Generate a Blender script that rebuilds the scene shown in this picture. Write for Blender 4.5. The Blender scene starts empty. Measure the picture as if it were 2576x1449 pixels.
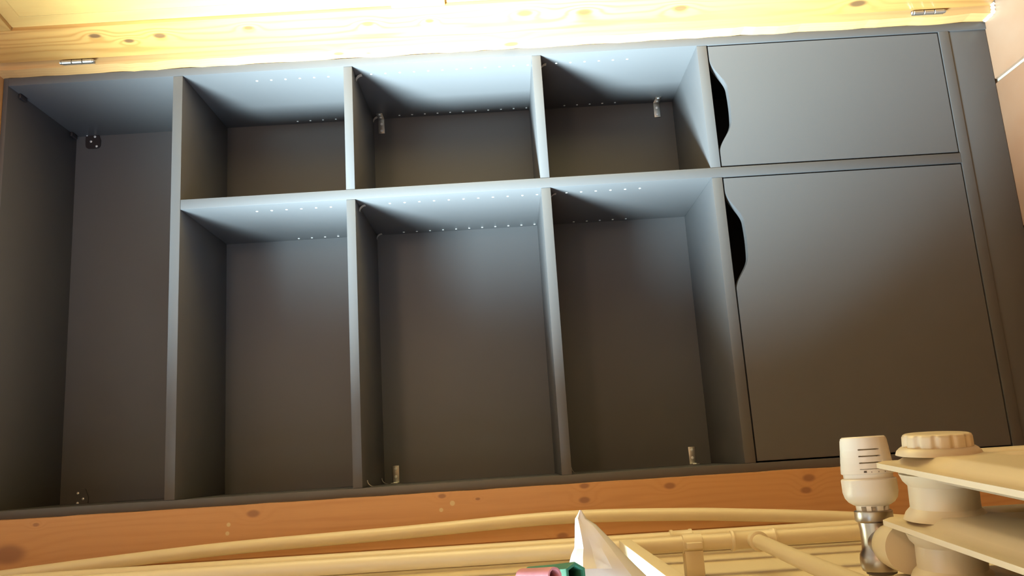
import bpy, bmesh, math, random
from mathutils import Vector, Matrix

random.seed(4)
scene = bpy.context.scene
col = scene.collection
PI = math.pi

# ------------------------------------------------------------------ camera
# phone held upright, so the picture lies on its side: picture left = up
cam_d = bpy.data.cameras.new('camera')
cam_d.sensor_fit = 'HORIZONTAL'
cam_d.sensor_width = 36.0
cam_d.lens = 2095.2 / 2576.0 * 36.0
cam_d.clip_start = 0.02
cam_o = bpy.data.objects.new('camera', cam_d)
col.objects.link(cam_o)
CAM = Vector((-0.867396, -1.687013, 1.099963))
ROWS = ((-0.0622932, 0.0022157, -0.9980554),      # picture right
        (-0.9772302, 0.2030906, 0.0614442),       # picture down
        (0.2028319, 0.9791574, -0.0104859))       # forward
r_, d_, f_ = (Vector(v) for v in ROWS)
m3 = Matrix((r_, -d_, -f_)).transposed()
cam_o.matrix_world = Matrix.Translation(CAM) @ m3.to_4x4()
scene.camera = cam_o

def at(u, v, y):
    """point in the plane y = const behind a pixel of the 2576 x 1449 picture"""
    d = r_ * ((u - 1288.0) / 2095.2) + d_ * ((v - 724.5) / 2095.2) + f_
    return CAM + d * ((y - CAM.y) / d.y)

# ------------------------------------------------------------------ world, light, exposure
world = bpy.data.worlds.new('world')
scene.world = world
world.use_nodes = True
world.node_tree.nodes['Background'].inputs[0].default_value = (0.55, 0.72, 1.0, 1)
world.node_tree.nodes['Background'].inputs[1].default_value = 0.35

# daylight entering through the window in the left wall, above the radiator
def window_light(name, size, energy, rgb, spread, loc, aim):
    l = bpy.data.lights.new(name, 'AREA')
    l.shape = 'RECTANGLE'
    l.size, l.size_y = size
    l.energy = energy
    l.color = rgb
    l.spread = math.radians(spread)
    o = bpy.data.objects.new(name, l)
    o.location = loc
    o.rotation_euler = Vector(aim).to_track_quat('-Z', 'Y').to_euler()
    col.objects.link(o)
# both stand outside the pane of the window: a bright part of the sky, and the soft light of the whole sky
window_light('window_bright_sky_offscreen', (0.50, 0.55), 52.0, (0.63, 0.91, 1.0), 52, (-1.66, -1.02, 2.08), (1.25, 0.74, -0.80))
window_light('window_skylight_offscreen', (1.00, 1.25), 20.0, (0.55, 0.77, 1.0), 170, (-1.42, -1.05, 1.60), (1.0, 0.0, 0.0))

vs = scene.view_settings
vs.view_transform = 'Standard'
vs.look = 'None'
vs.gamma = 1.0
vs.use_curve_mapping = False
vs.exposure = 0.7

# ------------------------------------------------------------------ materials
MATS = {}

def nodes_of(name):
    m = bpy.data.materials.new(name)
    m.use_nodes = True
    return m, m.node_tree.nodes, m.node_tree.links, m.node_tree.nodes['Principled BSDF']

def plain(name, rgb, rough=0.5, metal=0.0, var=0.06, scale=8.0, bump=0.0, bscale=200.0, spec=0.5, dark=None):
    m, N, L, b = nodes_of(name)
    tc = N.new('ShaderNodeTexCoord')
    no = N.new('ShaderNodeTexNoise')
    no.inputs['Scale'].default_value = scale
    no.inputs['Detail'].default_value = 4
    L.new(tc.outputs['Object'], no.inputs['Vector'])
    mx = N.new('ShaderNodeMix')
    mx.data_type = 'RGBA'
    d = dark or tuple(c * (1 - 2 * var) for c in rgb)
    mx.inputs[6].default_value = (*d, 1)
    mx.inputs[7].default_value = (*[min(1, c * (1 + var)) for c in rgb], 1)
    L.new(no.outputs['Fac'], mx.inputs[0])
    L.new(mx.outputs[2], b.inputs['Base Color'])
    b.inputs['Roughness'].default_value = rough
    b.inputs['Metallic'].default_value = metal
    b.inputs['Specular IOR Level'].default_value = spec
    if bump:
        n2 = N.new('ShaderNodeTexNoise')
        n2.inputs['Scale'].default_value = bscale
        n2.inputs['Detail'].default_value = 3
        L.new(tc.outputs['Object'], n2.inputs['Vector'])
        bp = N.new('ShaderNodeBump')
        bp.inputs['Strength'].default_value = bump
        bp.inputs['Distance'].default_value = 0.002
        L.new(n2.outputs['Fac'], bp.inputs['Height'])
        L.new(bp.outputs['Normal'], b.inputs['Normal'])
    MATS[name] = m
    return m

def wood(name, light, dark, grain=(0, 0, 1), freq=60.0, knots=(), rough=0.35, knot_rgb=(0.16, 0.06, 0.02), contrast=0.5, plugs=()):
    """pine: grain lines along `grain`, bending round knots given as (point, size)"""
    m, N, L, b = nodes_of(name)
    tc = N.new('ShaderNodeTexCoord')
    P = tc.outputs['Object']
    g = Vector(grain)
    def vmath(op, a, bb=None, scale=None):
        n = N.new('ShaderNodeVectorMath')
        n.operation = op
        if isinstance(a, (tuple, Vector)):
            n.inputs[0].default_value = a
        else:
            L.new(a, n.inputs[0])
        if bb is not None:
            if isinstance(bb, (tuple, Vector)):
                n.inputs[1].default_value = bb
            else:
                L.new(bb, n.inputs[1])
        return n.outputs['Value'] if op in ('DOT_PRODUCT', 'LENGTH') else n.outputs['Vector']
    def math_(op, a, bb=None):
        n = N.new('ShaderNodeMath')
        n.operation = op
        for i, q in enumerate((a, bb)):
            if q is None:
                continue
            if isinstance(q, (int, float)):
                n.inputs[i].default_value = q
            else:
                L.new(q, n.inputs[i])
        return n.outputs[0]
    ag = abs(g.x), abs(g.y), abs(g.z)
    stretch = tuple(1.0 if a > 0.5 else 9.0 for a in ag)
    sp = vmath('MULTIPLY', P, stretch)
    n1 = N.new('ShaderNodeTexNoise')
    n1.inputs['Scale'].default_value = 1.6
    n1.inputs['Detail'].default_value = 3
    L.new(sp, n1.inputs['Vector'])
    across = (1, 1, 0) if ag[2] > .5 else (0, 0.6, 1)
    a1 = vmath('DOT_PRODUCT', P, across)
    phase = math_('ADD', math_('MULTIPLY', a1, freq * 6.28), math_('MULTIPLY', n1.outputs['Fac'], 26.0))
    kfac = None
    plugf = None
    for (kp, ks) in knots:
        d = vmath('SUBTRACT', P, tuple(kp))
        w = tuple((1.0 / ks) * (0.55 if a > .5 else 1.0) for a in ag)
        ln = vmath('LENGTH', vmath('MULTIPLY', d, w))
        mr = N.new('ShaderNodeMapRange')
        mr.interpolation_type = 'SMOOTHSTEP'
        mr.inputs['From Min'].default_value = 4.5
        mr.inputs['From Max'].default_value = 0.2
        L.new(ln, mr.inputs['Value'])
        phase = math_('ADD', phase, math_('MULTIPLY', math_('POWER', mr.outputs[0], 2.0), 10.0))
        mk = N.new('ShaderNodeMapRange')
        mk.interpolation_type = 'SMOOTHSTEP'
        mk.inputs['From Min'].default_value = 1.15
        mk.inputs['From Max'].default_value = 0.5
        L.new(ln, mk.inputs['Value'])
        kfac = mk.outputs[0] if kfac is None else math_('MAXIMUM', kfac, mk.outputs[0])
    for (kp, ks) in plugs:
        ln = vmath('LENGTH', vmath('SUBTRACT', P, tuple(kp)))
        mk = N.new('ShaderNodeMapRange')
        mk.inputs['From Min'].default_value = ks * 1.1
        mk.inputs['From Max'].default_value = ks * 0.8
        L.new(ln, mk.inputs['Value'])
        plugf = mk.outputs[0] if plugf is None else math_('MAXIMUM', plugf, mk.outputs[0])
    s = math_('MULTIPLY', math_('ADD', math_('SINE', phase), 1.0), 0.5)
    s = math_('POWER', s, 2.2)
    fine = N.new('ShaderNodeTexNoise')
    fine.inputs['Scale'].default_value = 14
    fine.inputs['Detail'].default_value = 5
    L.new(vmath('MULTIPLY', P, tuple(1.0 if a > 0.5 else 26.0 for a in ag)), fine.inputs['Vector'])
    big = N.new('ShaderNodeTexNoise')
    big.inputs['Scale'].default_value = 2.6
    big.inputs['Detail'].default_value = 2
    L.new(P, big.inputs['Vector'])
    bm_ = N.new('ShaderNodeMapRange')
    bm_.inputs['From Min'].default_value = 0.35
    bm_.inputs['From Max'].default_value = 0.65
    L.new(big.outputs['Fac'], bm_.inputs['Value'])
    fac = math_('ADD', math_('MULTIPLY', math_('MULTIPLY', s, contrast), math_('ADD', math_('MULTIPLY', bm_.outputs[0], 0.75), 0.25)),
                math_('MULTIPLY', fine.outputs['Fac'], 0.28))
    mx = N.new('ShaderNodeMix')
    mx.data_type = 'RGBA'
    mx.inputs[6].default_value = (*light, 1)
    mx.inputs[7].default_value = (*dark, 1)
    L.new(fac, mx.inputs[0])
    out = mx.outputs[2]
    for ff, rgb in ((kfac, knot_rgb), (plugf, (0.62, 0.46, 0.26))):
        if ff is None:
            continue
        m2 = N.new('ShaderNodeMix')
        m2.data_type = 'RGBA'
        L.new(math_('MULTIPLY', ff, 0.85), m2.inputs[0])
        L.new(out, m2.inputs[6])
        m2.inputs[7].default_value = (*rgb, 1)
        out = m2.outputs[2]
    L.new(out, b.inputs['Base Color'])
    b.inputs['Roughness'].default_value = rough
    bp = N.new('ShaderNodeBump')
    bp.inputs['Strength'].default_value = 0.10
    bp.inputs['Distance'].default_value = 0.001
    L.new(fac, bp.inputs['Height'])
    L.new(bp.outputs['Normal'], b.inputs['Normal'])
    MATS[name] = m
    return m

plain('cabinet', (0.094, 0.086, 0.088), 0.40, var=0.03, scale=3, bump=0.05, bscale=900, spec=0.4)
plain('cream_paint', (0.70, 0.56, 0.36), 0.35, var=0.03, scale=12, bump=0.05, bscale=60)
plain('wall_paint', (0.70, 0.57, 0.38), 0.6, var=0.03, scale=3, bump=0.1, bscale=90)
plain('ceiling_paint', (0.78, 0.75, 0.68), 0.8, var=0.02)
plain('white_plastic', (0.80, 0.73, 0.62), 0.3, var=0.02)
plain('chrome', (0.46, 0.40, 0.35), 0.30, metal=1.0, var=0.05)
plain('zinc', (0.62, 0.60, 0.57), 0.38, metal=1.0, var=0.08, scale=60)
plain('bright_support', (0.92, 0.84, 0.78), 0.35, metal=0.25)
plain('steel_screw', (0.92, 0.92, 0.93), 0.4, metal=0.5)
plain('black_fitting', (0.03, 0.022, 0.022), 0.4)
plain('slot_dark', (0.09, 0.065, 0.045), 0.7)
plain('pin_white', (0.88, 0.88, 0.86), 0.4, var=0.01)
plain('grout', (0.52, 0.44, 0.35), 0.85, var=0.08, scale=60)
plain('tile', (0.40, 0.27, 0.19), 0.35, var=0.05, scale=5.5, dark=(0.33, 0.14, 0.065))
plain('caulk', (0.80, 0.74, 0.64), 0.6, var=0.05)
plain('pink_paper', (0.75, 0.30, 0.33), 0.5, var=0.25, scale=40)
plain('green_paper', (0.06, 0.25, 0.15), 0.5, var=0.2, scale=40)
plain('window_white', (0.8, 0.79, 0.76), 0.35)

def film():
    m, N, L, b = nodes_of('plastic_film')
    b.inputs['Base Color'].default_value = (0.85, 0.80, 0.78, 1)
    b.inputs['Roughness'].default_value = 0.28
    b.inputs['Subsurface Weight'].default_value = 0.25
    b.inputs['Subsurface Radius'].default_value = (0.02, 0.015, 0.012)
    b.inputs['Coat Weight'].default_value = 0.3
    tc = N.new('ShaderNodeTexCoord')
    no = N.new('ShaderNodeTexNoise')
    no.inputs['Scale'].default_value = 22
    no.inputs['Detail'].default_value = 1
    L.new(tc.outputs['Object'], no.inputs['Vector'])
    bp = N.new('ShaderNodeBump')
    bp.inputs['Strength'].default_value = 0.35
    bp.inputs['Distance'].default_value = 0.01
    L.new(no.outputs['Fac'], bp.inputs['Height'])
    L.new(bp.outputs['Normal'], b.inputs['Normal'])
    MATS['plastic_film'] = m
film()

def glass():
    m, N, L, b = nodes_of('window_glass')
    tr = N.new('ShaderNodeBsdfTransparent')
    gl = N.new('ShaderNodeBsdfGlossy')
    gl.inputs['Roughness'].default_value = 0.02
    mx = N.new('ShaderNodeMixShader')
    mx.inputs[0].default_value = 0.05
    L.new(tr.outputs[0], mx.inputs[1])
    L.new(gl.outputs[0], mx.inputs[2])
    L.new(mx.outputs[0], N['Material Output'].inputs['Surface'])
    MATS['window_glass'] = m
glass()

def bulb():
    m, N, L, b = nodes_of('lamp_glow')
    b.inputs['Base Color'].default_value = (0.9, 0.85, 0.75, 1)
    b.inputs['Emission Color'].default_value = (1.0, 0.68, 0.43, 1)
    b.inputs['Emission Strength'].default_value = 25.0
    MATS['lamp_glow'] = m
bulb()

# ------------------------------------------------------------------ builders
def mesh_obj(name, bm, mat, parent=None, smooth=False, sharp=0.6, kind=None):
    bmesh.ops.recalc_face_normals(bm, faces=bm.faces[:])
    me = bpy.data.meshes.new(name)
    bm.to_mesh(me)
    bm.free()
    return link(name, me, mat, parent, smooth, sharp, kind)

def link(name, me, mat, parent=None, smooth=False, sharp=0.6, kind=None):
    if mat and not me.materials:
        me.materials.append(MATS[mat])
    if smooth:
        me.polygons.foreach_set('use_smooth', [True] * len(me.polygons))
        if sharp:
            me.set_sharp_from_angle(angle=sharp)
    o = bpy.data.objects.new(name, me)
    col.objects.link(o)
    if parent:
        o.parent = parent
        p = parent
        off = Vector((0, 0, 0))
        while p:
            off += p.location
            p = p.parent
        o.location = -off          # meshes carry world coordinates
    if kind:
        o['kind'] = kind
    return o

def thing(name, label, cat, loc, group=None):
    o = bpy.data.objects.new(name, None)
    o.empty_display_size = 0.05
    o.location = loc
    col.objects.link(o)
    o['label'] = label
    o['category'] = cat
    if group:
        o['group'] = group
    return o

def tag(o, label, cat, group=None):
    o['label'] = label
    o['category'] = cat
    if group:
        o['group'] = group
    return o

def box(bm, a, b, bev=0.0):
    x0, y0, z0 = (min(a[i], b[i]) for i in range(3))
    x1, y1, z1 = (max(a[i], b[i]) for i in range(3))
    vs_ = [bm.verts.new(p) for p in ((x0, y0, z0), (x1, y0, z0), (x1, y1, z0), (x0, y1, z0),
                                     (x0, y0, z1), (x1, y0, z1), (x1, y1, z1), (x0, y1, z1))]
    fs = [bm.faces.new([vs_[i] for i in q]) for q in
          ((3, 2, 1, 0), (4, 5, 6, 7), (0, 1, 5, 4), (1, 2, 6, 5), (2, 3, 7, 6), (3, 0, 4, 7))]
    if bev:
        es = set(e for f in fs for e in f.edges)
        bmesh.ops.bevel(bm, geom=list(es), offset=bev, segments=2, affect='EDGES', profile=0.5)

def box_obj(name, a, b, mat, parent=None, bev=0.0, kind=None):
    bm = bmesh.new()
    box(bm, a, b, bev)
    return mesh_obj(name, bm, mat, parent, smooth=bool(bev), kind=kind)

def frame_of(d):
    d = d.normalized()
    u = d.cross(Vector((0, 0, 1)) if abs(d.z) < 0.9 else Vector((1, 0, 0))).normalized()
    return u, d.cross(u).normalized()

def lathe(bm, origin, axis, prof, n=40, caps=True):
    """prof = [(distance along axis, radius)]"""
    axis = Vector(axis).normalized()
    u, v = frame_of(axis)
    o = Vector(origin)
    rings = []
    for t, r in prof:
        rr = r if callable(r) else (lambda a, r=r: r)
        rings.append([bm.verts.new(o + axis * t + (u * math.cos(2 * PI * k / n) + v * math.sin(2 * PI * k / n)) * rr(2 * PI * k / n)) for k in range(n)])
    for a, b in zip(rings, rings[1:]):
        for k in range(n):
            bm.faces.new((a[k], a[(k + 1) % n], b[(k + 1) % n], b[k]))
    if caps:
        bm.faces.new(rings[0][::-1])
        bm.faces.new(rings[-1])

def tube(bm, pts, r, n=20, caps=True):
    pts = [Vector(p) for p in pts]
    u = None
    rings = []
    for i, p in enumerate(pts):
        t = (pts[min(i + 1, len(pts) - 1)] - pts[max(i - 1, 0)]).normalized()
        if u is None:
            u, v = frame_of(t)
        else:
            u = (u - t * u.dot(t)).normalized()
            v = t.cross(u)
        rr = r[i] if isinstance(r, (list, tuple)) else r
        rings.append([bm.verts.new(p + (u * math.cos(2 * PI * k / n) + v * math.sin(2 * PI * k / n)) * rr) for k in range(n)])
    for a, b in zip(rings, rings[1:]):
        for k in range(n):
            bm.faces.new((a[k], a[(k + 1) % n], b[(k + 1) % n], b[k]))
    if caps:
        bm.faces.new(rings[0][::-1])
        bm.faces.new(rings[-1])

def spline(pts, per=10):
    pts = [Vector(p) for p in pts]
    P = [pts[0] * 2 - pts[1]] + pts + [pts[-1] * 2 - pts[-2]]
    out = []
    for i in range(1, len(P) - 2):
        a, b, c, d = P[i - 1:i + 3]
        for k in range(per):
            t = k / per
            out.append(0.5 * ((2 * b) + (c - a) * t + (2 * a - 5 * b + 4 * c - d) * t * t + (3 * b - a - 3 * c + d) * t ** 3))
    out.append(pts[-1])
    return out

# ------------------------------------------------------------------ measures (metres, floor z = 0, cupboard front y = 0)
H0 = 1.366                       # height of the first peg hole
XR, XDR, XDL, XL = 0.0, -0.2835, -0.3050, -0.9015
XOR, XOL = 0.020, -0.9185        # outer faces
S = {1: (0.4254, 0.4048), 2: (0.0542, 0.0353), 3: (-0.3592, -0.3791), 4: (-0.7232, -0.7451)}
S = {k: (a + H0, b + H0) for k, (a, b) in S.items()}
Z0 = 0.7847 + H0                 # under the top
ZB = -1.2594 + H0                # top of the bottom board
ZJ = -1.2810 + H0                # joint above the plinth
YB = 0.292                       # back panel
WX = -1.060                      # left wall
JY = -0.035                      # front of the door frame

# ------------------------------------------------------------------ setting
def structure(o):
    o['kind'] = 'structure'
    return o

RX, RY, RZ = 2.3, -3.4, 2.55
fl = structure(box_obj('floor', (WX - 0.3, RY - 0.1, -0.1), (RX + 0.1, 0.4, -0.008), 'grout'))
TP = 0.333
tx0, ty0 = -0.1225, -0.262
tile_me = None
for i in range(-3, 8):
    for j in range(-10, 1):
        x0, y0 = tx0 + TP * i, ty0 + TP * j
        if x0 + TP < WX + 0.01 or x0 > RX - 0.01 or y0 > -0.001 or y0 + TP < RY:
            continue
        bm = bmesh.new()
        a = (max(x0 + 0.0055, WX + 0.002), max(y0 + 0.004, RY + 0.002), -0.0085)
        b = (min(x0 + TP - 0.0055, RX - 0.002), min(y0 + TP - 0.004, 0.02), 0.0)
        if b[0] - a[0] < .01 or b[1] - a[1] < 0.003:
            bm.free()
            continue
        box(bm, a, b, 0.0015)
        mesh_obj('floor_tile', bm, 'tile', fl, smooth=True)

structure(box_obj('ceiling', (WX - 0.3, RY - 0.1, RZ), (RX + 0.1, 0.4, RZ + 0.1), 'ceiling_paint'))
# wall with the cupboard niche
wb = bmesh.new()
box(wb, (WX - 0.3, 0.32, 0), (RX, 0.42, RZ))
box(wb, (0.075, -0.012, 0), (RX, 0.32, RZ))
box(wb, (WX - 0.3, -0.012, 0), (-0.985, 0.32, RZ))
box(wb, (-0.985, -0.012, 2.21), (0.075, 0.32, RZ))
structure(mesh_obj('wall_back', wb, 'wall_paint'))
structure(box_obj('wall_right', (RX, RY, 0), (RX + 0.1, 0.0, RZ), 'wall_paint'))
structure(box_obj('wall_front', (WX - 0.3, RY - 0.1, 0), (RX + 0.1, RY, RZ), 'wall_paint'))
# left wall with the window opening
WY0, WY1, WZ0, WZ1 = -1.62, -0.48, 0.905, 2.30
wlm = bmesh.new()
box(wlm, (WX - 0.3, RY, 0), (WX, WY0, RZ))
box(wlm, (WX - 0.3, WY1, 0), (WX, -0.012, RZ))
box(wlm, (WX - 0.3, WY0, 0), (WX, WY1, WZ0))
box(wlm, (WX - 0.3, WY0, WZ1), (WX, WY1, RZ))
structure(mesh_obj('wall_left', wlm, 'wall_paint'))
win = bmesh.new()
fx0, fx1 = WX - 0.30, WX - 0.24
for a, b in (((WY0, WZ0), (WY0 + 0.06, WZ1)), ((WY1 - 0.06, WZ0), (WY1, WZ1)), ((WY0 + 0.06, WZ0), (WY1 - 0.06, WZ0 + 0.06)),
             ((WY0 + 0.06, WZ1 - 0.06), (WY1 - 0.06, WZ1))):
    box(win, (fx0, a[0], a[1]), (fx1, b[0], b[1]))
wn = structure(mesh_obj('window_1', win, 'window_white'))
box_obj('window_pane', (fx0 + 0.02, WY0 + 0.06, WZ0 + 0.06), (fx0 + 0.026, WY1 - 0.06, WZ1 - 0.06), 'window_glass', wn)
box_obj('window_sill', (WX - 0.24, WY0 + 0.002, WZ0 - 0.002), (WX + 0.018, -0.72, WZ0 + 0.024), 'window_white', wn, bev=0.004)

# pine door frame round the niche
kn = [((x, JY, z), s) for x, z, s in ((-0.9301, 2.021, .004), (-0.9353, 1.6055, .008), (-0.982, 2.071, .021), (-0.9253, 1.2423, .005),
      (-0.9348, 1.1738, .003), (-0.9231, .967, .006), (-0.9498, .969, .007), (-0.9333, .8026, .007), (-0.9351, .5328, .008), (-0.9578, .5413, .007),
      (-1.0132, 1.016, .007))]
pl = [((x, JY, z), s) for x, z, s in ((-0.953, 1.6526, .004), (-0.9691, 1.6548, .004), (-0.9895, 1.6546, .004), (-0.9399, 1.223, .005), (-0.9511, 1.245, .004))]
wood('pine_frame', (0.56, 0.28, 0.12), (0.42, 0.17, 0.06), (0, 0, 1), freq=75, knots=kn, plugs=pl, rough=0.4, contrast=0.38, knot_rgb=(0.27, 0.11, 0.055))
wood('pine_jamb', (0.60, 0.33, 0.13), (0.46, 0.20, 0.06), (0, 0, 1), freq=80, rough=0.4, contrast=0.3,
     knots=[((0.02, -0.02, 1.425), .008), ((0.02, -0.02, 1.05), .012), ((0.02, -0.02, 1.36), .005)])
wood('pine_head', (0.55, 0.28, 0.11), (0.42, 0.17, 0.05), (1, 0, 0), freq=80, rough=0.4, contrast=0.35)

def wavy_board(name, a, b, mat, side, parent=None, amp=0.0012):
    """board whose edge towards the cupboard is unevenly scribed"""
    bm = bmesh.new()
    n = 90
    z0, z1 = a[2], b[2]
    rows = []
    for k in range(n + 1):
        z = z0 + (z1 - z0) * k / n
        j = amp * (math.sin(k * 0.9) * 0.6 + random.uniform(-1, 1) * 0.7)
        xa, xb = (a[0], b[0] + j) if side > 0 else (a[0] + j, b[0])
        rows.append([bm.verts.new(p) for p in ((xa, a[1], z), (xb, a[1], z), (xb, b[1], z), (xa, b[1], z))])
    for r0, r1 in zip(rows, rows[1:]):
        for k in range(4):
            bm.faces.new((r0[k], r0[(k + 1) % 4], r1[(k + 1) % 4], r1[k]))
    bm.faces.new(rows[0][::-1])
    bm.faces.new(rows[-1])
    return mesh_obj(name, bm, mat, parent)

HZ = 0.796 + H0
left_post = structure(wavy_board('trim_1', (-1.016, JY, 0.0), (-0.9185, 0.012, HZ + 0.07), 'pine_frame', 1, amp=0.0005))
# moulded outer edge of the left post
mb = bmesh.new()
prof = [(-1.016, -0.024), (-1.020, -0.020), (-1.026, -0.0205), (-1.031, -0.027), (-1.037, -0.029), (-1.043, -0.026), (-1.046, -0.018), (-1.046, -0.011), (-1.016, -0.011)]
lo = [mb.verts.new((x, y, 0)) for x, y in prof]
hi = [mb.verts.new((x, y, HZ + 0.07)) for x, y in prof]
for k in range(len(prof)):
    j = (k + 1) % len(prof)
    mb.faces.new((lo[k], lo[j], hi[j], hi[k]))
mb.faces.new(lo[::-1])
mb.faces.new(hi)
mesh_obj('moulding', mb, 'pine_frame', left_post, smooth=True, sharp=0.9)
right_post = structure(wavy_board('trim_2', (0.0185, JY, 0.0), (0.075, 0.012, HZ + 0.06), 'pine_jamb', -1, amp=0.0016))
bead = [Vector((0.0195, -0.004, 0.002)), Vector((0.019, -0.022, 0.003)), Vector((0.0185, -0.037, 0.003)), Vector((0.030, -0.041, 0.003)), Vector((0.050, -0.041, 0.002))]
bead = spline(bead, 7)
bm = bmesh.new()
tube(bm, bead, [0.0045 + random.uniform(-0.0012, 0.0016) for _ in bead], 10)
mesh_obj('caulk_bead', bm, 'caulk', right_post, smooth=True)
structure(box_obj('trim_3', (-0.9185, JY, HZ), (0.0185, 0.012, HZ + 0.07), 'pine_head'))

# ------------------------------------------------------------------ built-in cupboard
cab = thing('built_in_cupboard', 'dark grey built-in cupboard with open compartments and two closed doors, set in pine frame', 'cupboard', ((XR + XL) / 2, 0.15, 0))
BV = 0.0007
cb = lambda n, a, b, bev=BV: box_obj(n, a, b, 'cabinet', cab, bev)
cb('side_panel', (XR, 0, 0.0), (XOR - .0015, YB, Z0))
cb('side_panel', (XOL, 0, 0.0), (XL, YB, Z0))
cb('top_panel', (XOL, 0, Z0), (XOR - .0015, YB, HZ - 0.001))
cb('back_panel', (XOL, YB, 0.0), (XOR - .0015, YB + 0.012, HZ - 0.001), 0)
cb('bottom_panel', (XL, 0.0, ZJ), (XR, YB, ZB))
cb('plinth', (XL, 0.003, 0.001), (XR, 0.021, ZJ - 0.0005))
G = 0.0004
cb('shelf', (XL + G, 0, S[1][1]), (XR - G, YB - G, S[1][0]))
cb('divider', (XDL, 0, ZB + G), (XDR, YB - G, S[1][1] - G))
for k in (2, 3, 4):
    cb('shelf', (XDR + G, 0.001, S[k][1]), (XR - G, YB - G, S[k][0]))
    cb('shelf', (XL + G, 0.001, S[k][1]), (XDL - G, YB - G, S[k][0]))

def door_front(x0, x1, z0, z1, hc, hw, depth, th=0.0185, y0=0.002):
    """inset door whose upper edge has a curved hand hold centred at hc"""
    bm = bmesh.new()
    top = []
    n = 80
    for k in range(n + 1):
        x = x0 + (x1 - x0) * k / n
        top.append(x)
    extra = [hc - hw + 2 * hw * k / 48 for k in range(49)]
    xs = sorted(set([x0, x1] + extra + [x for x in top if abs(x - hc) > hw]))
    def zt(x):
        t = abs(x - hc) / hw
        if t >= 1:
            return z1
        if t < 0.33:
            return z1 - depth * (1 - 0.04 * (t / .33) ** 2)
        q = (t - 0.33) / 0.67
        q = q * q * (3 - 2 * q)
        return z1 - depth * 0.96 * (1 - q)
    rows = []
    for x in xs:
        rows.append([bm.verts.new(p) for p in ((x, y0, z0), (x, y0, zt(x)), (x, y0 + th, zt(x)), (x, y0 + th, z0))])
    for a, b in zip(rows, rows[1:]):
        for k in range(4):
            bm.faces.new((a[k], a[(k + 1) % 4], b[(k + 1) % 4], b[k]))
    bm.faces.new(rows[0][::-1])
    bm.faces.new(rows[-1])
    es = [e for e in bm.edges if abs(e.verts[0].co.y - y0) < 1e-6 and abs(e.verts[1].co.y - y0) < 1e-6
          and len(e.link_faces) == 2 and abs(e.link_faces[0].normal.y - e.link_faces[1].normal.y) > -1 and
          not all(all(abs(v.co.y - y0) < 1e-6 for v in f.verts) for f in e.link_faces)]
    bmesh.ops.bevel(bm, geom=es, offset=0.0009, segments=2, affect='EDGES')
    return mesh_obj('door', bm, 'cabinet', cab, smooth=True, sharp=0.5)

GP = 0.0032
door_front(XDR + GP, XR - GP, ZB + GP, S[4][1] - GP, -0.1410, 0.108, 0.0335)
door_front(XL + GP, XDL - GP, ZB + GP, S[4][1] - GP, XDL - 0.138, 0.108, 0.0335)

# white plugs in the peg holes
pm = bmesh.new()
lathe(pm, (0, 0, 0), (-1, 0, 0), [(-0.0004, 0.0025), (0.0004, 0.0025), (0.0009, 0.0016), (0.0010, 0.0003)], 12)
bmesh.ops.recalc_face_normals(pm, faces=pm.faces[:])
pin_me = bpy.data.meshes.new('peg_hole_plug')
pm.to_mesh(pin_me)
pm.free()
pin_me.materials.append(MATS['pin_white'])
def pin(x, y, k):
    o = bpy.data.objects.new('peg_hole_plug', pin_me)
    col.objects.link(o)
    o.parent = cab
    o.location = Vector((x, y, H0 - 0.032 * k)) - cab.location
Y1, Y2 = 0.0443, 0.2765
for x in (XR, XDL):
    for k in list(range(-8, -2)) + list(range(1 if x == XDL else 0, 12)) + list(range(13, 19)):
        pin(x, Y1, k)
    for k in list(range(-7, -2)) + list(range(1, 12)) + list(range(14, 19)):
        pin(x, Y2, k)

# small curved metal shelf supports tucked under the shelves against the right-hand side of a compartment
def support(x, y, z, up=-1, sx=-1):
    bm = bmesh.new()
    pts = []
    for k in range(9):
        a = k / 8 * PI / 2
        r = 0.013
        pts.append((x + sx * (0.0012 + r - r * math.sin(a)), z + up * (0.0012 + r - r * math.cos(a))))
    rows = []
    for px, pz in pts:
        rows.append([bm.verts.new((px, y + dy, pz)) for dy in (-0.006, 0.006)])
    fs = []
    for a, b in zip(rows, rows[1:]):
        fs.append(bm.faces.new((a[0], a[1], b[1], b[0])))
    bmesh.ops.solidify(bm, geom=fs, thickness=0.0012)
    return mesh_obj('shelf_support', bm, 'bright_support', cab, smooth=True)
for k in (2, 3):
    for x in (XR, XDL):
        for y in (Y1, Y2):
            if k == 3 and y == Y2:
                continue
            support(x, y, S[k][1])
for y in (0.05, 0.24):
    support(XL, y, S[2][1] - 0.0005, up=-1, sx=1)
support(XL, 0.02, S[3][1], up=-1, sx=1)

# galvanised corner braces: one leg on the side, one on the back
def brace(x, sx, z, side=0.036, back=0.040, w=0.0155):
    bm = bmesh.new()
    t = 0.002
    box(bm, (x, YB - side, z - w / 2), (x + sx * t, YB - t, z + w / 2), 0.0004)
    box(bm, (x, YB - t, z - w / 2), (x + sx * back, YB, z + w / 2), 0.0004)
    o = mesh_obj('corner_brace', bm, 'zinc', cab, smooth=True)
    for q in (0.012, 0.030):
        s1 = bmesh.new()
        lathe(s1, (x + sx * (q + .003), YB - t, z), (0, -1, 0), [(0, .0036), (.0008, .0032), (.0013, .0015)], 12)
        mesh_obj('screw', s1, 'steel_screw', o, smooth=True)
        s1 = bmesh.new()
        lathe(s1, (x + sx * t, YB - q, z), (sx, 0, 0), [(0, .0036), (.0008, .0032), (.0013, .0015)], 12)
        mesh_obj('screw', s1, 'steel_screw', o, smooth=True)
    return o
brace(XR, -1, at(958, 300, YB - .01).z)
brace(XR, -1, at(1653, 262, YB - .01).z)
brace(XL, 1, at(995, 1200, YB - .01).z)
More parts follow.
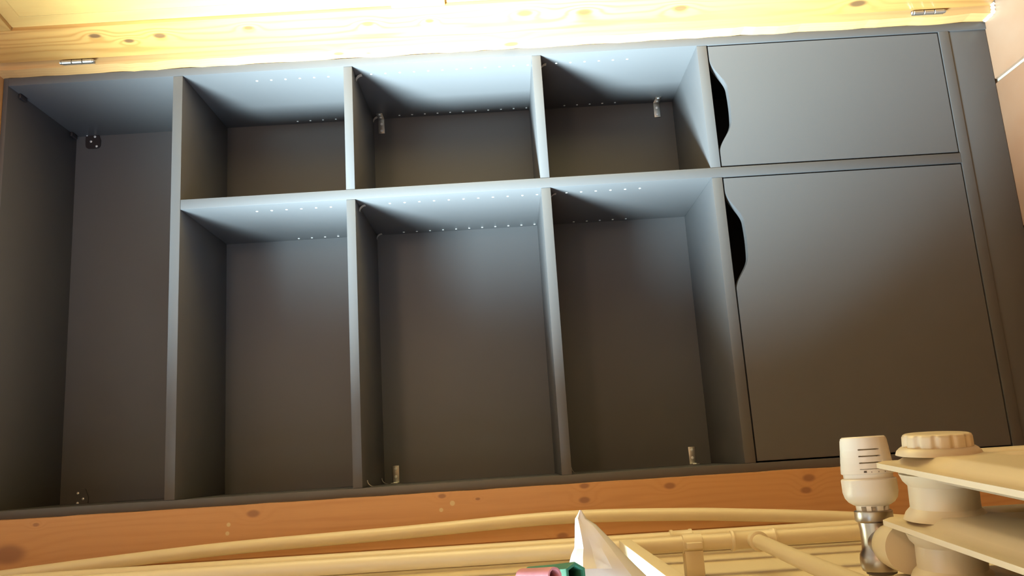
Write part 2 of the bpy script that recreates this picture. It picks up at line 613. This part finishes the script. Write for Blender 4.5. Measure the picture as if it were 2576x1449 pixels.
brace(XL, 1, at(1745, 1160, YB - .01).z)

# dark hanging plates with bright screws on the back of the top compartment
def hang_plate(u, v, shape, mat='black_fitting'):
    c = at(u, v, YB)
    bm = bmesh.new()
    pts = []
    for k in range(16):
        a = 2 * PI * k / 16
        w, h = 0.021, 0.019
        e = 0.45
        px = math.copysign(abs(math.cos(a)) ** e, math.cos(a)) * w
        pz = math.copysign(abs(math.sin(a)) ** e, math.sin(a)) * h
        if px > 0.004 and pz < 0:
            pz *= 0.75
        pts.append((c.x + px, c.z + pz))
    a = [bm.verts.new((x, YB - 0.004, z)) for x, z in pts]
    b = [bm.verts.new((x, YB, z)) for x, z in pts]
    bm.faces.new(a)
    for k in range(16):
        bm.faces.new((a[k], a[(k + 1) % 16], b[(k + 1) % 16], b[k]))
    o = mesh_obj('hanging_plate', bm, mat, cab)
    for (su, sv) in shape:
        q = at(su, sv, YB - 0.004)
        s1 = bmesh.new()
        lathe(s1, (q.x, YB - 0.004, q.z), (0, -1, 0), [(0, .0031), (.001, .0028), (.0016, .0012)], 12)
        mesh_obj('screw', s1, 'steel_screw', o, smooth=True)
hang_plate(236, 355, ((219, 340), (239, 344), (229, 356), (243, 368)))
hang_plate(203, 1252, ((196, 1241), (209, 1255), (195, 1266)), 'cabinet')
# little latch catches under the top at the right-hand side
for (u, v, y) in ((58, 236, 0.05), (190, 336, 0.27)):
    bm = bmesh.new()
    box(bm, (XR - 0.011, y - 0.013, Z0 - 0.007), (XR - 0.0002, y + 0.013, Z0 - 0.0002), 0.002)
    mesh_obj('catch', bm, 'black_fitting', cab, smooth=True)

# ------------------------------------------------------------------ pine door standing open on the right
HX, HY = 0.030, -0.060
ANG = math.radians(100)
DV = Vector((-math.cos(ANG), -math.sin(ANG), 0))       # along the door, away from the hinges
NV = Vector((-math.sin(ANG), math.cos(ANG), 0))        # face towards the cupboard opening
def dp(s, n, z):
    return Vector((HX, HY, 0)) + DV * s + NV * n + Vector((0, 0, z))
def dbox(name, s0, s1, z0, z1, n0, n1, mat, parent, bev=0.002):
    bm = bmesh.new()
    box(bm, (s0, n0, z0), (s1, n1, z1), bev)
    for v in bm.verts:
        v.co = dp(v.co.x, v.co.y, v.co.z)
    return mesh_obj(name, bm, mat, parent, smooth=True)
dk = [((dp(s, 0, z)), k) for s, z, k in ((.058, 1.9066, .008), (.0364, 1.8454, .007), (.047, 1.7776, .009), (.055, 1.5917, .007), (.046, 1.347, .008),
      (.045, 1.219, .006), (.051, 1.0204, .011), (.044, .896, .011), (.038, .6935, .011), (.0206, .3133, .012))]
wood('pine_door', (0.56, 0.29, 0.085), (0.33, 0.12, 0.025), (0, 0, 1), freq=55, knots=dk, rough=0.3, contrast=0.55, knot_rgb=(0.11, 0.05, 0.025))
wood('pine_panel', (0.58, 0.34, 0.11), (0.48, 0.24, 0.07), (0, 0, 1), freq=20, rough=0.3, contrast=0.25)
wood('pine_rail', (0.56, 0.30, 0.09), (0.42, 0.18, 0.045), (0, 1, 0), freq=40, rough=0.3, contrast=0.3)
door = thing('pine_door', 'knotty yellow pine panelled door standing open beside the dark cupboard', 'door', tuple(dp(0.4, -0.018, 0.012)))
DT, DB = 2.150, 0.014
SW, DW = 0.086, 0.86
dbox('stile', -0.012, SW, DB, DT, -0.036, 0, 'pine_door', door)
dbox('stile', DW - 0.1, DW, DB, DT, -0.036, 0, 'pine_door', door)
rails = ((2.061, DT), (1.182, 1.292), (DB, 0.235))
for z0, z1 in rails:
    dbox('rail', SW + 0.0003, DW - 0.1003, z0, z1, -0.036, -0.0003, 'pine_rail', door)
for z0, z1 in ((1.292, 2.061), (0.235, 1.182)):
    bm = bmesh.new()
    a, b = SW + 0.0004, DW - 0.1004
    z0 += 0.0004
    z1 -= 0.0004
    loops = []
    for ins, n in ((0, -0.009), (0.030, -0.0085), (0.036, -0.004)):
        loops.append([bm.verts.new(dp(s, n, z)) for s, z in ((a + ins, z0 + ins), (b - ins, z0 + ins), (b - ins, z1 - ins), (a + ins, z1 - ins))])
    back = [bm.verts.new(dp(s, -0.027, z)) for s, z in ((a, z0), (b, z0), (b, z1), (a, z1))]
    for p, q in ((loops[0], loops[1]), (loops[1], loops[2]), (back, loops[0])):
        for k in range(4):
            bm.faces.new((p[k], p[(k + 1) % 4], q[(k + 1) % 4], q[k]))
    bm.faces.new(loops[2])
    bm.faces.new(back[::-1])
    mesh_obj('panel', bm, 'pine_panel', door)
def hinge(z0, z1):
    hs = bmesh.new()
    c = dp(-0.0165, 0.003, 0)
    n = 3
    L_ = (z1 - z0) / n
    for k in range(n):
        lathe(hs, (c.x, c.y, z0 + k * L_ + .0006), (0, 0, 1), [(0, .0042), (.0008, .005), (L_ - .002, .005), (L_ - .0012, .0042)], 18)
    lathe(hs, (c.x, c.y, z0 - 0.004), (0, 0, 1), [(0, .002), (.003, .0045), (.0042, .0045)], 18)
    lathe(hs, (c.x, c.y, z1), (0, 0, 1), [(0, .0045), (.003, .0045), (.005, .002)], 18)
    o = mesh_obj('hinge', hs, 'zinc', door, smooth=True)
    lf = bmesh.new()
    box(lf, (0.0185 + .003, JY - .0022, z0), (c.x, JY - .0004, z1))
    mesh_obj('hinge_leaf', lf, 'zinc', o)
hinge(1.945, 2.012)
hinge(0.112, 0.180)

# ------------------------------------------------------------------ heating pipes on the left wall
def pipe_mesh(name, pts, r, parent):
    bm = bmesh.new()
    tube(bm, pts, r)
    return mesh_obj(name, bm, 'cream_paint', parent, smooth=True)

# bent pipe crossing in front of the door frame
ya = -0.075
pa = [at(u, v, ya) for u, v in ((-260, 1492), (0, 1452), (300, 1412), (600, 1377), (1000, 1341), (1400, 1303), (1700, 1294), (1900, 1296), (2160, 1304), (2420, 1322))]
pa = [Vector((p.x, ya, p.z)) for p in pa]
pa = [Vector((pa[0].x, ya, RZ))] + pa + [Vector((pa[-1].x - 0.004, ya, 0.3)), Vector((pa[-1].x - 0.004, ya, 0.0))]
bp_ = pipe_mesh('bent_heating_pipe', spline(pa, 14), 0.0118, None)
tag(bp_, 'thin cream painted pipe bowed across the pine frame beside the cupboard', 'pipe')

yb = -0.33
b0, b1 = at(400, 1462, yb), at(2150, 1341, yb)
BX = at(1400, 1389, yb).x
pb = thing('heating_riser', 'thick cream painted heating riser with a branch pipe to the radiator', 'pipe', (BX, yb, 0))
pipe_mesh('riser_tube', [(BX, yb, z) for z in (0.0, 0.8, 1.6, RZ)], 0.0122, pb)
yc = -0.17
CX = at(1400, 1372, yc).x
pc = thing('slim_heating_riser', 'slim cream painted heating riser with a ringed coupling, half behind the thick riser', 'pipe', (CX, yc, 0))
pipe_mesh('riser_tube', [(CX, yc, z) for z in (0.0, 0.8, 1.6, RZ)], 0.0105, pc)
zc = at(1712, 1338, yc).z
bm = bmesh.new()
lathe(bm, (CX, yc, zc - .02), (0, 0, 1), [(0, .0108), (.001, .0135), (.005, .0135), (.007, .0122), (.033, .0122), (.035, .0135), (.039, .0135), (.040, .0108)], 24)
mesh_obj('coupling', bm, 'cream_paint', pc, smooth=True)
# tee with its rings and the branch running along the wall towards the valve
zt_ = at(1893, 1343, yb).z
bm = bmesh.new()
lathe(bm, (BX, yb, zt_ - .036), (0, 0, 1), [(0, .0124), (.001, .0156), (.004, .0163), (.007, .0150), (.009, .0138), (.063, .0138), (.065, .0150), (.068, .0163), (.071, .0156), (.072, .0124)], 28)
mesh_obj('tee_fitting', bm, 'cream_paint', pb, smooth=True)
VY = -0.868
VZ = at(2197, 1290, VY).z
VX_in = -0.990
brd = [Vector((BX, yb, zt_)), Vector((BX, yb - 0.03, zt_)), Vector((BX - .001, -0.6, (zt_ + VZ) / 2)), Vector((BX, VY + 0.03, VZ))]
for k in range(1, 8):
    a = k / 8 * PI / 2
    brd.append(Vector((BX + 0.03 * (1 - math.cos(a)) * 0.9, VY + 0.03 * (1 - math.sin(a)), VZ)))
brd.append(Vector((BX + 0.03, VY, VZ)))
brd.append(Vector((VX_in, VY, VZ)))
bm = bmesh.new()
tube(bm, brd, 0.0108)
mesh_obj('branch_tube', bm, 'cream_paint', pb, smooth=True)
bm = bmesh.new()
lathe(bm, (BX, yb - 0.012, zt_), (0, -1, 0), [(0, .0130), (.016, .0130), (.018, .0150), (.022, .0150), (.0235, .0110)], 26)
mesh_obj('tee_collar', bm, 'cream_paint', pb, smooth=True)
# clip holding the riser
zk = at(1740, 1365, yb).z
bm = bmesh.new()
lathe(bm, (BX, yb, zk - .0155), (0, 0, 1), [(0, .0124), (.0008, .0148), (.0302, .0148), (.031, .0124)], 26)
box(bm, (WX, yb - 0.0125, zk - 0.014), (BX - 0.010, yb + 0.0125, zk + 0.014), 0.001)
box(bm, (BX - 0.006, yb - 0.024, zk - 0.012), (BX + 0.003, yb - 0.013, zk + 0.012), 0.001)
mesh_obj('pipe_clip', bm, 'cream_paint', pb, smooth=True)

# flat cable cover running along the left wall
p0 = at(1572, 1358, -0.347)
tr = bmesh.new()
box(tr, (WX + .001, -0.347, p0.z - 0.0095), (p0.x, -0.98, p0.z + 0.0095), 0.001)
tag(mesh_obj('cable_cover', tr, 'wall_paint', smooth=True), 'flat cream cable cover running along the wall past the thick riser', 'cable cover')

# ------------------------------------------------------------------ panel radiator under the window
RO = at(2190, 1168, -0.93)               # far upper corner of the front panel
RTH = math.radians(4.6)
rad = thing('panel_radiator', 'cream painted radiator of three ribbed panels joined by round hubs, below the window sill', 'radiator', (RO.x - 0.05, -1.3, RO.z - 0.62))
RA = Vector((-math.sin(RTH), -math.cos(RTH), 0))     # along the panels, towards the room
RN = Vector((math.cos(RTH), -math.sin(RTH), 0))      # out of the front panel
def rp(s, t, n):
    return RO + RA * s + RN * n - Vector((0, 0, t))
RL, RH = 0.66, 0.56
def panel_mesh():
    bm = bmesh.new()
    ns, nt = 170, 48
    S_ = [RL * k / ns for k in range(ns + 1)]
    T_ = [0, .003, .008, .013, .018, .024, .03, .036, .044, .055, .066, .076, .084, .092, .1, .11]
    T_ += [.11 + (RH - .22) * k / 12 for k in range(1, 12)]
    T_ += [RH - t for t in T_[:16][::-1]]
    def half(s, t):
        e1, e2 = min(s, RL - s), min(t, RH - t)
        e = min(e1, e2)
        def sm(a, b, x):
            q = max(0, min(1, (x - a) / (b - a)))
            return q * q * (3 - 2 * q)
        h = 0.0022 + 0.0085 * sm(0.013, 0.026, e)
        wv = sm(0.066, 0.10, e2) * sm(0.03, 0.05, e1)
        h *= 1 - 0.62 * wv * (0.5 - 0.5 * math.cos(2 * PI * s / 0.0335)) ** 1.5
        return h
    grids = []
    for sgn in (1, -1):
        grids.append([[bm.verts.new((s, t, sgn * half(s, t))) for t in T_] for s in S_])
    for gi, g in enumerate(grids):
        for i in range(len(S_) - 1):
            for j in range(len(T_) - 1):
                bm.faces.new((g[i][j], g[i + 1][j], g[i + 1][j + 1], g[i][j + 1]))
    rim = [(i, 0) for i in range(len(S_))] + [(len(S_) - 1, j) for j in range(1, len(T_))] + \
          [(i, len(T_) - 1) for i in range(len(S_) - 2, -1, -1)] + [(0, j) for j in range(len(T_) - 2, 0, -1)]
    for (a, b) in zip(rim, rim[1:] + rim[:1]):
        bm.faces.new((grids[0][a[0]][a[1]], grids[0][b[0]][b[1]], grids[1][b[0]][b[1]], grids[1][a[0]][a[1]]))
    # cut the corner a little
    for v in bm.verts:
        s, t = v.co.x, v.co.y
        for cs, ct, sg, tg in ((0, 0, 1, 1), (0, RH, 1, -1), (RL, 0, -1, 1), (RL, RH, -1, -1)):
            ds, dt = (s - cs) * sg, (t - ct) * tg
            if ds + dt < 0.012:
                k = (0.012 - ds - dt) / 2
                v.co.x += sg * k
                v.co.y += tg * k
    bmesh.ops.recalc_face_normals(bm, faces=bm.faces[:])
    return bm
PP = 0.0487
for i in range(3):
    bm = panel_mesh()
    for v in bm.verts:
        v.co = rp(v.co.x, v.co.y, v.co.z - PP * i)
    mesh_obj('radiator_panel', bm, 'cream_paint', rad, smooth=True, sharp=1.0)
HS, HT = 0.041, 0.041
for i in range(2):
    for t in (HT, RH - HT):
        for s in (HS, RL - HS):
            bm = bmesh.new()
            o = rp(s, t, -PP * i - 0.006)
            lathe(bm, o, -RN, [(0, .033), (.006, .0305), (.010, .0268), (.028, .0268), (.032, .0305), (.0375, .033)], 40)
            mesh_obj('hub', bm, 'cream_paint', rad, smooth=True)
bm = bmesh.new()
o = rp(HS, HT, 0.0095)
lathe(bm, o, RN, [(0, .0335), (.003, .0325), (.0055, .030), (.0065, .0285)], 48)
cap = mesh_obj('plug', bm, 'cream_paint', rad, smooth=True)
bm = bmesh.new()
sc = lambda r0, a_: (lambda a: r0 - a_ * max(0.0, math.cos(12 * a)) ** 2)
lathe(bm, o + RN * .006, RN, [(0, sc(.0275, .0022)), (.0085, sc(.0272, .0022)), (.0105, sc(.0262, .0012)), (.0112, .0245), (.0114, .012)], 144)
mesh_obj('plug_cap', bm, 'cream_paint', cap, smooth=True, sharp=0.9)

# ------------------------------------------------------------------ thermostatic valve
tv = thing('radiator_thermostat', 'white thermostatic valve head on chrome fitting at the radiator corner', 'thermostat', (VX_in, VY, VZ))
AX = Vector((-1, 0, 0))
X0 = at(2180, 1097, VY).x
def vl(name, prof, mat, parent=tv, n=48, sharp=0.6):
    bm = bmesh.new()
    lathe(bm, (X0, VY, VZ), AX, prof, n)
    return mesh_obj(name, bm, mat, parent, smooth=True, sharp=sharp)
vdir = (CAM - Vector((X0, VY, VZ)))
vdir.x = 0
vdir.normalize()
wdir = AX.cross(vdir)
_u, _v = frame_of(AX)
def cut(r, depth, ranges):
    """radius that steps inwards where the angle from the room side lies in one of the ranges"""
    def f(a):
        d = _u * math.cos(a) + _v * math.sin(a)
        g = math.atan2(d.dot(wdir), d.dot(vdir))
        return r - depth if any(lo_ <= g <= hi_ for lo_, hi_ in ranges) else r
    return f
kr = lambda t: .0213 + (.0238 - .0213) * (t - .004) / .026
kprof = [(0.0018, .002), (0.0016, .0165), (0.0003, .0178), (0.0002, .0190), (0.0014, .0204), (.004, .0213)]
for i in range(4):
    t = .0118 + i * .0061
    kprof += [(t, kr(t)), (t + .00005, cut(kr(t), .005, [(-.62, .25)])), (t + .00115, cut(kr(t), .005, [(-.62, .25)])), (t + .0012, kr(t))]
kprof += [(.0306, .0238), (.0345, .0240), (.0352, .0232)]
knob = vl('knob', kprof, 'white_plastic', n=240, sharp=0.5)
vl('waist', [(.0352, .0222), (.0395, .0222)], 'white_plastic')
NECK = [(q - .17, q + .17) for q in (-.9, -.1, .55)]
vl('sleeve', [(.0395, .0240), (.0405, .0249), (.052, .0249), (.0575, .0235), (.0615, .0205), (.0640, .0165), (.0645, .0150), (.0650, .0149), (.06505, cut(.0149, .006, NECK)), (.0692, cut(.0144, .006, NECK)), (.06925, .0144), (.0710, .0143)], 'white_plastic', n=240, sharp=0.5)
# printed scale marks facing the room
def arc_mark(t0, t1, r, a0, a1, mat, name):
    bm = bmesh.new()
    rows = []
    n = max(2, int(abs(a1 - a0) / 0.08))
    for k in range(n + 1):
        a = a0 + (a1 - a0) * k / n
        d = vdir * math.cos(a) + wdir * math.sin(a)
        rows.append([bm.verts.new(Vector((X0, VY, VZ)) + AX * t + d * rr) for t, rr in ((t0, r), (t1, r), (t1, r - .0015), (t0, r - .0015))])
    for p, q in zip(rows, rows[1:]):
        for k in range(4):
            bm.faces.new((p[k], p[(k + 1) % 4], q[(k + 1) % 4], q[k]))
    bm.faces.new(rows[0][::-1])
    bm.faces.new(rows[-1])
    mesh_obj(name, bm, mat, knob)
for i in range(6):
    arc_mark(.0328, .0335, .02425, -1.25 + i * .27, -1.22 + i * .27, 'slot_dark', 'scale_mark')
arc_mark(.0318, .0336, .02425, 0.02, .12, 'slot_dark', 'scale_mark')
vl('collar', [(.0690, .0160), (.0700, .0172), (.0780, .0172), (.0790, .0166), (.0800, .0150)], 'chrome')
vl('valve_body', [(.0795, .0150), (.086, .0142), (.100, .0144), (.105, .0150), (.109, .0172), (.113, .0178), (.120, .0178), (.1235, .0165), (.1245, .0145)], 'chrome', n=48)
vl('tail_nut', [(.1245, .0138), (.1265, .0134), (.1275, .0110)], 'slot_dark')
# union towards the radiator
bm = bmesh.new()
uo = Vector((X0 - 0.098, VY, VZ))
lathe(bm, uo, Vector((0, -1, 0)), [(0.0, .0120), (.012, .0125), (.020, .0135), (.024, .0150)], 40)
mesh_obj('union', bm, 'chrome', tv, smooth=True)
bm = bmesh.new()
lathe(bm, uo, Vector((0, -1, 0)), [(0.024, .0130), (.0265, .0160), (.031, .0185), (.045, .0205), (.066, .0215)], 40)
mesh_obj('union_nut', bm, 'cream_paint', tv, smooth=True)

# ------------------------------------------------------------------ white plastic bag and rolls on the window sill
SZ = WZ0 + 0.024
rings = [((1458, 1283), (1463, 1284), -0.835, 0.001), ((1453, 1294), (1469, 1294), -0.836, 0.003), ((1447, 1304), (1476, 1305), -0.837, 0.006),
         ((1446, 1323), (1499, 1319), -0.838, 0.012), ((1446, 1350), (1523, 1343), -0.842, 0.017), ((1445, 1378), (1547, 1368), -0.846, 0.021),
         ((1437, 1396), (1571, 1394), -0.850, 0.024), ((1430, 1424), (1597, 1420), -0.855, 0.028), ((1418, 1452), (1628, 1450), -0.86, 0.031),
         ((1404, 1500), (1668, 1496), -0.865, 0.034), ((1420, 1560), (1684, 1556), -0.87, 0.030), ((1470, 1600), (1684, 1606), -0.872, 0.018)]
bm = bmesh.new()
rr = []
nb = 14
rnd = random.Random(9)
fold = [rnd.uniform(-1, 1) for _ in range(nb)]
for ri, (l, r, y, dy) in enumerate(rings):
    a, b = at(*l, y), at(*r, y)
    c, h = (a + b) / 2, (b - a) / 2
    ring = []
    for k in range(nb):
        an = 2 * PI * k / nb
        w = 1 + (0.30 * fold[k] + rnd.uniform(-.14, .14)) * (abs(math.sin(an)))
        p = c + h * math.cos(an) + Vector((0, dy * math.sin(an) * w, 0))
        p.z = max(p.z, SZ + 0.0008)
        ring.append(bm.verts.new(p))
    rr.append(ring)
for a, b in zip(rr, rr[1:]):
    for k in range(nb):
        bm.faces.new((a[k], a[(k + 1) % nb], b[(k + 1) % nb], b[k]))
bm.faces.new(rr[0][::-1])
bm.faces.new(rr[-1])
tag(mesh_obj('plastic_bag', bm, 'plastic_film', smooth=True, sharp=0.30), 'crumpled white plastic bag with a pointed end on the window sill', 'bag')

def roll(name, mat, p_end, p_back, r, sides, label):
    d = (p_back - p_end).normalized()
    bm = bmesh.new()
    u, v = frame_of(d)
    L_ = (p_back - p_end).length
    prof = [(L_, r), (L_ * .5, r * .97), (0.001, r), (0, r * .97), (0, r * .74), (0.003, r * .70), (L_ * .97, r * .68), (L_ * .98, r * .05)]
    lathe(bm, p_end, d, prof, sides, caps=False)
    tag(mesh_obj(name, bm, mat, smooth=sides > 8), label, 'roll', 'small rolls beside the plastic bag')
e1 = at(1449, 1446, -1.00)
roll('paper_roll', 'green_paper', e1, at(1330, 1455, -0.915), 0.0098, 6, 'dark green hollow hexagonal roll leaning on the white plastic bag')
e2 = at(1396, 1449, -1.02)
roll('paper_roll', 'pink_paper', e2, at(1314, 1452, -0.985), 0.0068, 14, 'pink hollow roll leaning on the green roll by the plastic bag')

# ------------------------------------------------------------------ warm lamp of the room, hanging behind the viewer
LX, LY, LZ = -0.10, -2.90, 1.90
lp = thing('pendant_lamp_offscreen', 'round warm white pendant lamp hanging from the ceiling', 'lamp', (LX, LY, RZ))
bm = bmesh.new()
lathe(bm, (LX, LY, RZ), (0, 0, -1), [(0, .06), (.02, .055), (.03, .03), (.03, .005)], 32)
mesh_obj('ceiling_rose', bm, 'zinc', lp, smooth=True)
bm = bmesh.new()
tube(bm, [(LX, LY, RZ - .028), (LX, LY, LZ + 0.135)], 0.004, 10)
mesh_obj('cord', bm, 'slot_dark', lp, smooth=True)
bm = bmesh.new()
lathe(bm, (LX, LY, LZ + 0.16), (0, 0, -1), [(0, .012), (.004, .02), (.035, .026), (.035, .01)], 24)
mesh_obj('socket', bm, 'zinc', lp, smooth=True)
bm = bmesh.new()
bmesh.ops.create_uvsphere(bm, u_segments=24, v_segments=14, radius=0.13)
for v in bm.verts:
    v.co = Vector((LX, LY, LZ)) + v.co
mesh_obj('lamp_globe_offscreen', bm, 'lamp_glow', lp, smooth=True, sharp=None)
